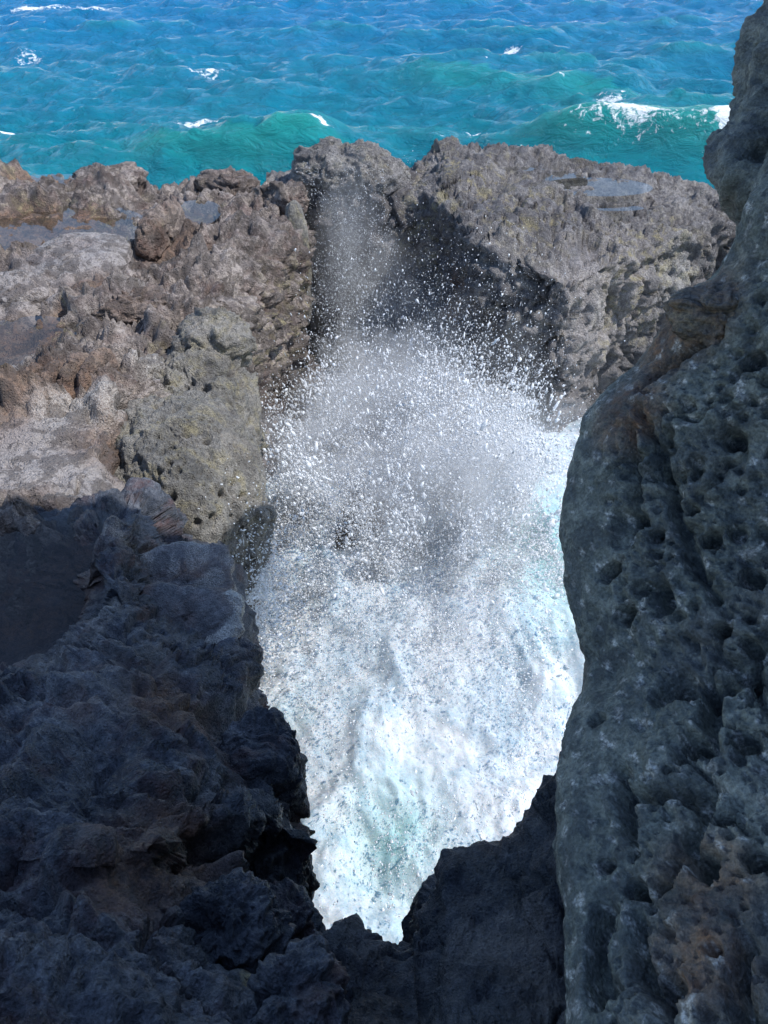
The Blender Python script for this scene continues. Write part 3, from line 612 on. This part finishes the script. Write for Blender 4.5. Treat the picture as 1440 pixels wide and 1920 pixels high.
# breaking wave on the right near the ledge, and swell faces
def ridge(x0, y0, x1, y1, amp, front, back, end):
    dx, dy = x1-x0, y1-y0; Lr = math.hypot(dx, dy); ux, uy = dx/Lr, dy/Lr
    a = (X-x0)*ux+(Y-y0)*uy; wob = .5*perlin(np.stack([X*.25, Y*.1, 0*X+3], 1))
    c = -(X-x0)*uy+(Y-y0)*ux + wob                # >0: seaward
    k = np.where(c > 0, np.exp(-(c/back)**2), np.exp(-(c/front)**2))
    e = sstep(-end, end*.6, a)*sstep(Lr+end, Lr-end*.6, a)
    return amp*k*e, c, e
h1, c1, e1 = ridge(6.2, 31.2, 15.5, 29.6, 1.75, .75, 2.6, 3.0)
h2, c2, e2 = ridge(-9.5, 31.8, -1.8, 30.6, .8, 1.0, 2.4, 2.5)
h3, c3, e3 = ridge(2, 47, 13, 41, 1.15, 1.6, 3.5, 4)
H = H*(1-.6*e1*np.exp(-(c1/3)**2)) + h1 + h2 + h3
thin = np.clip(h1/1.75*.95*(c1 < .6) + h2*.9*(c2 < .6) + h3*.5*(c3 < 1) + .30*sstep(.25, .8, H-h1-h2-h3), 0, 1)
foam = np.zeros(len(X))
p2 = np.stack([X*.22, Y*.22, 0*X], 1)
patch_ = sstep(.25, .65, fbm(p2+13, 3))
foam += .40*patch_*sstep(.05, .5, H-h1)*(Y < 120) + .62*sstep(.38, .7, perlin(p2*np.array([5, 9, 1])+7))*sstep(.15, .55, H-h1)*(Y < 140)
foam += e1*np.exp(-((c1-.1)/.5)**2)*(.28+.75*sstep(11.6, 13.2, X)+.4*np.exp(-((X-9.2)/.9)**2))
foam += e1*sstep(12.0, 14, X)*np.exp(-((c1+.9)/1.0)**2)*.85
foam += e1*.44*np.exp(-((c1+.5)/.9)**2)
def cap(px, py, sx, sy, a):
    w = W(px, py, z=.3); d = ((X-w[0])/sx)**2+((Y-w[1])/sy)**2
    return a*np.exp(-d)
for (px, py, sx, sy, a) in ((15, 230, 1.2, .5, 1.1), (392, 130, 1.3, 2.2, .62), (375, 215, 1.6, 1.6, .66), (290, 222, 1.1, 1.2, .62), (155, 205, .8, 1.1, .6), (395, 258, .8, .25, .9), (180, 8, 3.2, 4.5, .7), (960, 80, .8, .9, .95), (980, 102, 1.6, .5, .85),
                            (1080, 34, 1.3, 1.2, .95), (1148, 28, 1.2, 1.4, .8), (510, 48, 1.5, 1.3, .85), (1140, 187, 1.6, 1.5, .72), (890, 239, .8, .25, .8), (840, 236, .4, .25, .7), (1290, 36, 2.0, 1.0, .75), (55, 12, 2.5, 1.2, .9), (275, 10, 1.5, 1.3, .7), (50, 88, 2, 2.4, .6)):
    foam += cap(px, py, sx, sy, a*1.12)
V = np.stack([X, Y, H], 1)
sea = link_mesh('sea', V, grid_faces(nr, na)[:, ::-1], M_SEA, True, {'foam': np.clip(foam, 0, 1.2), 'thin': thin}, np.array([0, 30, 0.]))
tag(sea, kind='structure')

# ------------------------------------------------------------------ white water in the pit
nx, ny = 300, 490
gx = np.linspace(-2.6, 4.6, nx); gy = np.linspace(.2, 13.6, ny)
GY, GX = np.meshgrid(gy, gx, indexing='ij'); X = GX.ravel(); Y = GY.ravel(); p = np.stack([X, Y, 0*X], 1).astype(f32)
def foam_base(X, Y):
    return np.interp(Y, [0, 3, 5, 6.5, 7.6, 8.6, 10, 11.5, 13.6], [.5, .7, 1.0, 1.35, 1.55, 1.5, 1.2, .8, .5]) + .25*np.exp(-((X-1.8)/1.2)**2-((Y-7.5)/2.)**2)
w = np.stack([perlin(p*1.1+3), perlin(p*1.1+9), 0*X], 1)
H = foam_base(X, Y) + .26*fbm(p*.75+.4*w, 3) + .06*fbm(p*2.2+.6*w, 3) + .028*fbm(p*6+w, 4, .65)
f1, f2, r = worley(p*9+w); H += .020*(.5-f1)
f1, f2, r = worley(p*22+w); H += .016*(.5-f1)
aqua = np.clip(.7*sstep(.1, .5, fbm(p*.6+22, 3))*sstep(5.5, 3, Y)+.8*np.exp(-((X-2.1)/.5)**2-((Y-7.0)/1.2)**2)+.5*np.exp(-((X-.1)/.5)**2-((Y-3.6)/.6)**2), 0, .8)
tag(link_mesh('white_water', np.stack([X, Y, H], 1), grid_faces(ny, nx)[:, ::-1], M_FOAM, True, {'aqua': aqua}), kind='structure')
tag(blob('rock', (-.35, 7.75, .95), (.75, .6, .62), M_VES, 33, .5, .6, 100, 0, lambda V: {'rust': .5+0*V[:, 0], 'lichen': .6+0*V[:, 0]}, 2.3), 'low brown rock showing through the foam in the middle of the blowhole', 'rock')

# ------------------------------------------------------------------ spray
ICO = np.array([(0, 0, 1), (.894, 0, .447), (.276, .851, .447), (-.724, .526, .447), (-.724, -.526, .447), (.276, -.851, .447), (.724, .526, -.447), (-.276, .851, -.447), (-.894, 0, -.447), (-.276, -.851, -.447), (.724, -.526, -.447), (0, 0, -1)])
ICF = np.array([(0, 1, 2), (0, 2, 3), (0, 3, 4), (0, 4, 5), (0, 5, 1), (1, 6, 2), (2, 7, 3), (3, 8, 4), (4, 9, 5), (5, 10, 1), (2, 6, 7), (3, 7, 8), (4, 8, 9), (5, 9, 10), (1, 10, 6), (11, 7, 6), (11, 8, 7), (11, 9, 8), (11, 10, 9), (11, 6, 10)])
OCT = np.array([(1, 0, 0), (-1, 0, 0), (0, 1, 0), (0, -1, 0), (0, 0, 1), (0, 0, -1)], float)
OCF = np.array([(0, 2, 4), (2, 1, 4), (1, 3, 4), (3, 0, 4), (2, 0, 5), (1, 2, 5), (3, 1, 5), (0, 3, 5)])
TET = np.array([(1, 1, 1), (1, -1, -1), (-1, 1, -1), (-1, -1, 1)])*.75; TEF = np.array([(0, 1, 2), (0, 3, 1), (0, 2, 3), (1, 3, 2)])
def drops(name, C, R, ico=True, label=None):
    if ico is True: ico = 1
    if ico == 1 and np.median(R) < .007: ico = 0
    base, F = (TET, TEF) if ico == 2 else (ICO, ICF) if ico else (OCT, OCF); n, k = len(C), len(base)
    A = rng.normal(size=(n, 3, 3)); fly = C-np.array([.3, 7.5, -.8]); fly /= np.linalg.norm(fly, axis=1)[:, None]
    A[:, :, 0] = fly+rng.normal(0, .35, (n, 3)); Q, _ = np.linalg.qr(A)
    S = R[:, None]*np.exp(rng.normal(0, .28, (n, 3))); S[:, 0] *= np.exp(np.abs(rng.normal(0, .5, n))); S[:, 1:] *= .88
    B = base[None]*(1+rng.normal(0, .10, (n, k, 1)))
    V = np.einsum('nij,nkj->nki', Q, B*S[:, None, :]) + C[:, None, :]
    FF = (F[None]+(np.arange(n)*k)[:, None, None]).reshape(-1, 3)
    o = link_mesh(name, V.reshape(-1, 3), FF, M_DROP, bool(ico))
    return tag(o, label, None, None, 'stuff')
def spray_pts(n, hs, y0, y1, x0, x1, thr, seed, top=4.2):
    """Droplets thrown up off the white water: heights fall off exponentially, fingers from noise."""
    r = np.random.default_rng(seed); out = []
    tot = 0
    while tot < n:
        m = n*3
        x = r.uniform(x0, x1, m); y = r.uniform(y0, y1, m)
        fin = .5+.9*fbm(np.stack([x*1.1, y*.9, 0*x+seed], 1), 3)
        h = r.exponential(1, m)*hs*np.clip(fin, .15, 1.8)*np.clip(1.25-((x-.4)/2.1)**2, .25, 1.25)
        z = foam_base(x, y)-.1+h
        q = np.stack([x*2.2, y*2.2, z*1.3], 1).astype(f32)
        keep = (fbm(q+seed, 3)*.9+.5 > r.random(m)*thr) & (z < top)
        keep &= sstep(3.8, 7.6, y+.9*perlin(np.stack([x*1.2, y, 0*x], 1)+77)) > r.random(m)
        # keep to the mouth of the pit
        keep &= (x > -1.65+.55*perlin(np.stack([0*x, y*1.3, z*1.6], 1)+31)+.25*(z > 2.6)) & (y < 13.2)
        P_ = np.stack([x, y, z], 1)[keep]; out.append(P_); tot += len(P_)
    return np.concatenate(out)[:n]
def lognorm(n, med, s, lo, hi, seed): return np.clip(np.random.default_rng(seed).lognormal(math.log(med), s, n), lo, hi)
a = spray_pts(9000, .70, 5.6, 10.8, -1.8, 2.3, 1.0, 1)
b = spray_pts(4000, .5, 7.5, 12.0, -1.3, 2.8, 1.1, 2)
def jets(n_j, per, seed, spread):
    r = np.random.default_rng(seed); out = []
    for i in range(n_j):
        o = np.array([r.uniform(-1.3, 2.1), r.uniform(6.3, 10.2), 0.]); o[2] = foam_base(o[0], o[1])
        d = np.array([(o[0]-.3)*.28+r.normal(0, .22), r.normal(.05, .25), 1.]); L_ = r.uniform(.6, 2.1)*np.clip(1.15-((o[0]-.4)/2.6)**2, .4, 1.2)
        k = r.beta(1.1, 2.0, per)[:, None]; w1 = r.normal(size=3)*np.array([1, .6, 0])*.35
        out.append(o+d*L_*k+w1*k*k-np.array([0, 0, .25])*k**3+r.normal(size=(per, 3))*np.array([1, 1, .8])*(.035+spread*k))
    return np.concatenate(out)
C = np.concatenate([a, b, jets(54, 230, 21, .16)]); drops('spray', C, lognorm(len(C), .0098, .52, .004, .027, 3), True, 'white water droplets thrown up over the blowhole')
a = spray_pts(62000, .60, 4.2, 11.0, -1.85, 2.4, .95, 4)
c = np.random.default_rng(9)
up = spray_pts(9000, 1.3, 8.0, 12.6, -1.2, 2.2, 1.2, 6, 4.6)
C = np.concatenate([a, up, jets(54, 600, 21, .20)]); drops('fine_spray', C, lognorm(len(C), .0066, .45, .003, .016, 5), 2, 'fine white spray filling the air of the blowhole')
m = 46000; k = c.random(m)**1.3
x = -.35+c.normal(0, .50, m)-.2*k; y = 12.75+c.normal(0, .35, m)+1.0*k**2; z = 1.0+3.4*k
C = np.stack([x, y, z], 1); C = C[fbm(C*np.array([1.6, 1.6, .8])+5, 3)*1.3+.35 > c.random(m)]; drops('mist', C, lognorm(len(C), .0040, .4, .002, .009, 8), 2, 'thin veil of blown mist in front of the far wall')
m = 36000; x = c.uniform(-1.1, 2.6, m); y = c.uniform(9.0, 12.6, m); z = .8+c.exponential(1.1, m)
C = np.stack([x, y, z], 1)[z < 4]; drops('mist', C, lognorm(len(C), .004, .4, .002, .009, 18), 2, 'fine mist hanging between the splash and the far ledge')
mm = bpy.data.materials.new('mist_air'); mm.use_nodes = True; q_ = mm.node_tree.nodes; q_.remove(q_['Principled BSDF'])
v_ = q_.new('ShaderNodeVolumePrincipled'); v_.inputs['Color'].default_value = (.95, .965, .98, 1); v_.inputs['Density'].default_value = .13; v_.inputs['Anisotropy'].default_value = 0
mm.node_tree.links.new(v_.outputs[0], q_['Material Output'].inputs['Volume'])
MM2 = mm.copy(); MM2.name = 'mist_dense'; [q for q in MM2.node_tree.nodes if q.type == 'PRINCIPLED_VOLUME'][0].inputs['Density'].default_value = .25
def mist_body(ct, r, label, mat=None):
    nth, nph = 26, 40
    th, ph = np.meshgrid(np.linspace(.001, math.pi-.001, nth), np.linspace(0, 2*math.pi, nph, endpoint=False), indexing='ij')
    D = np.stack([np.sin(th)*np.cos(ph), np.sin(th)*np.sin(ph), np.cos(th)], -1).reshape(-1, 3)
    V = D*np.array(r)*(1+.55*perlin(D*1.6+ct[0]*7)+.5*perlin(D*3.3+ct[2]*5))[:, None]+np.array(ct)
    tag(link_mesh('mist', V, grid_faces(nth, nph, True)[:, ::-1], mat or mm), label, None, None, 'stuff')
for ct, r in (((-.5, 12.9, 2.6), (.8, .5, 1.1)), ((-.2, 12.8, 2.0), (.9, .5, 1.0)), ((-.65, 13.0, 3.2), (.6, .4, .9)), ((.3, 12.6, 1.7), (1.0, .6, .9)), ((-.45, 12.9, 2.2), (.7, .5, 1.5)), ((-.6, 13.2, 3.7), (.5, .4, .8)), ((.9, 11.8, 1.6), (1.1, .7, .8)), ((1.2, 11.3, 2.2), (.9, .5, .9)), ((1.9, 10.6, 1.9), (.7, .5, .9)), ((.5, 12.3, 2.6), (.7, .5, 1.0)), ((-.5, 12.0, 1.5), (.7, .8, .8)), ((.2, 11.4, 1.4), (1.0, .8, .8)), ((-.7, 11.2, 1.6), (.6, .8, .7))): mist_body(ct, r, 'pale mist drifting up the far wall')
mr_ = np.random.default_rng(5)
for i in range(24):
    x, y = mr_.uniform(-1.1, 1.9), mr_.uniform(6.4, 10.4); r0 = mr_.uniform(.45, .95)
    mist_body((x, y, foam_base(x, y)+mr_.uniform(.0, .95)*np.clip(1.1-((x-.4)/2.)**2, .2, 1)), (r0*1.1, r0, r0*.95), 'bright mist hanging in the splash', MM2)
for ct, r in (((.4, 5.2, 1.3), (1.6, 1.5, .5)), ((-.1, 6.2, 1.5), (1.4, 1.2, .5))): mist_body(ct, r, 'thin mist skimming the foam')
# strands of water pulled out of the splash
C, Rr = [], []
for i in range(260):
    p0 = np.array([c.uniform(-1.1, 2.), c.uniform(5.6, 7.6), 0.]); p0[2] = foam_base(p0[0], p0[1])+.05
    L_, k = c.uniform(.06, .28), 14; d = c.normal(size=3)*np.array([1, .5, .3])+np.array([0, 0, .45]); d /= np.linalg.norm(d); cur = c.normal(size=3)*.5
    t = np.linspace(0, 1, k)[:, None]; pts = p0+L_*(d*t+cur*t*t-np.array([0, 0, .35])*t*t)
    pts += .03*np.stack([perlin(pts*6+i), perlin(pts*6+i+50), perlin(pts*6+i+90)], 1); C.append(pts); Rr.append(c.uniform(.007, .016)*(1-.5*t[:, 0])*(.35+.9*c.random(k)))
C = np.concatenate(C); drops('splash_strands', C, np.concatenate(Rr), True, 'clots and strings of water thrown out of the foam')
n = 24000
x = c.uniform(-1.4, 2.4, n); y = c.uniform(2.6, 7.2, n); z = foam_base(x, y)+.05+c.exponential(.16, n); C = np.stack([x, y, z], 1)
C = C[fbm(C*np.array([1.5, 1.5, .5])+61, 3)*1.4+.35 > c.random(n)]; drops('fine_spray', C, lognorm(len(C), .0052, .5, .002, .012, 15), 2, 'low spray skimming over the churning foam')
n = 1500
m = 7000
C = np.c_[c.normal(-1.32, .22, m), c.normal(5.1, .3, m), c.normal(2.6, .5, m)]; drops('spray', C, lognorm(m, .006, .5, .003, .015, 13), True, 'white droplets flying in front of the rounded boulder')
x = c.uniform(-1., 2.2, n); y = c.uniform(2.6, 6.5, n); z = foam_base(x, y)+.15+c.exponential(.55, n)
drops('spray', np.stack([x, y, z], 1), lognorm(n, .0055, .5, .0025, .016, 12), True, 'dark looking droplets hanging in the shade above the foam')
print('script', round(time.time()-T0, 1))
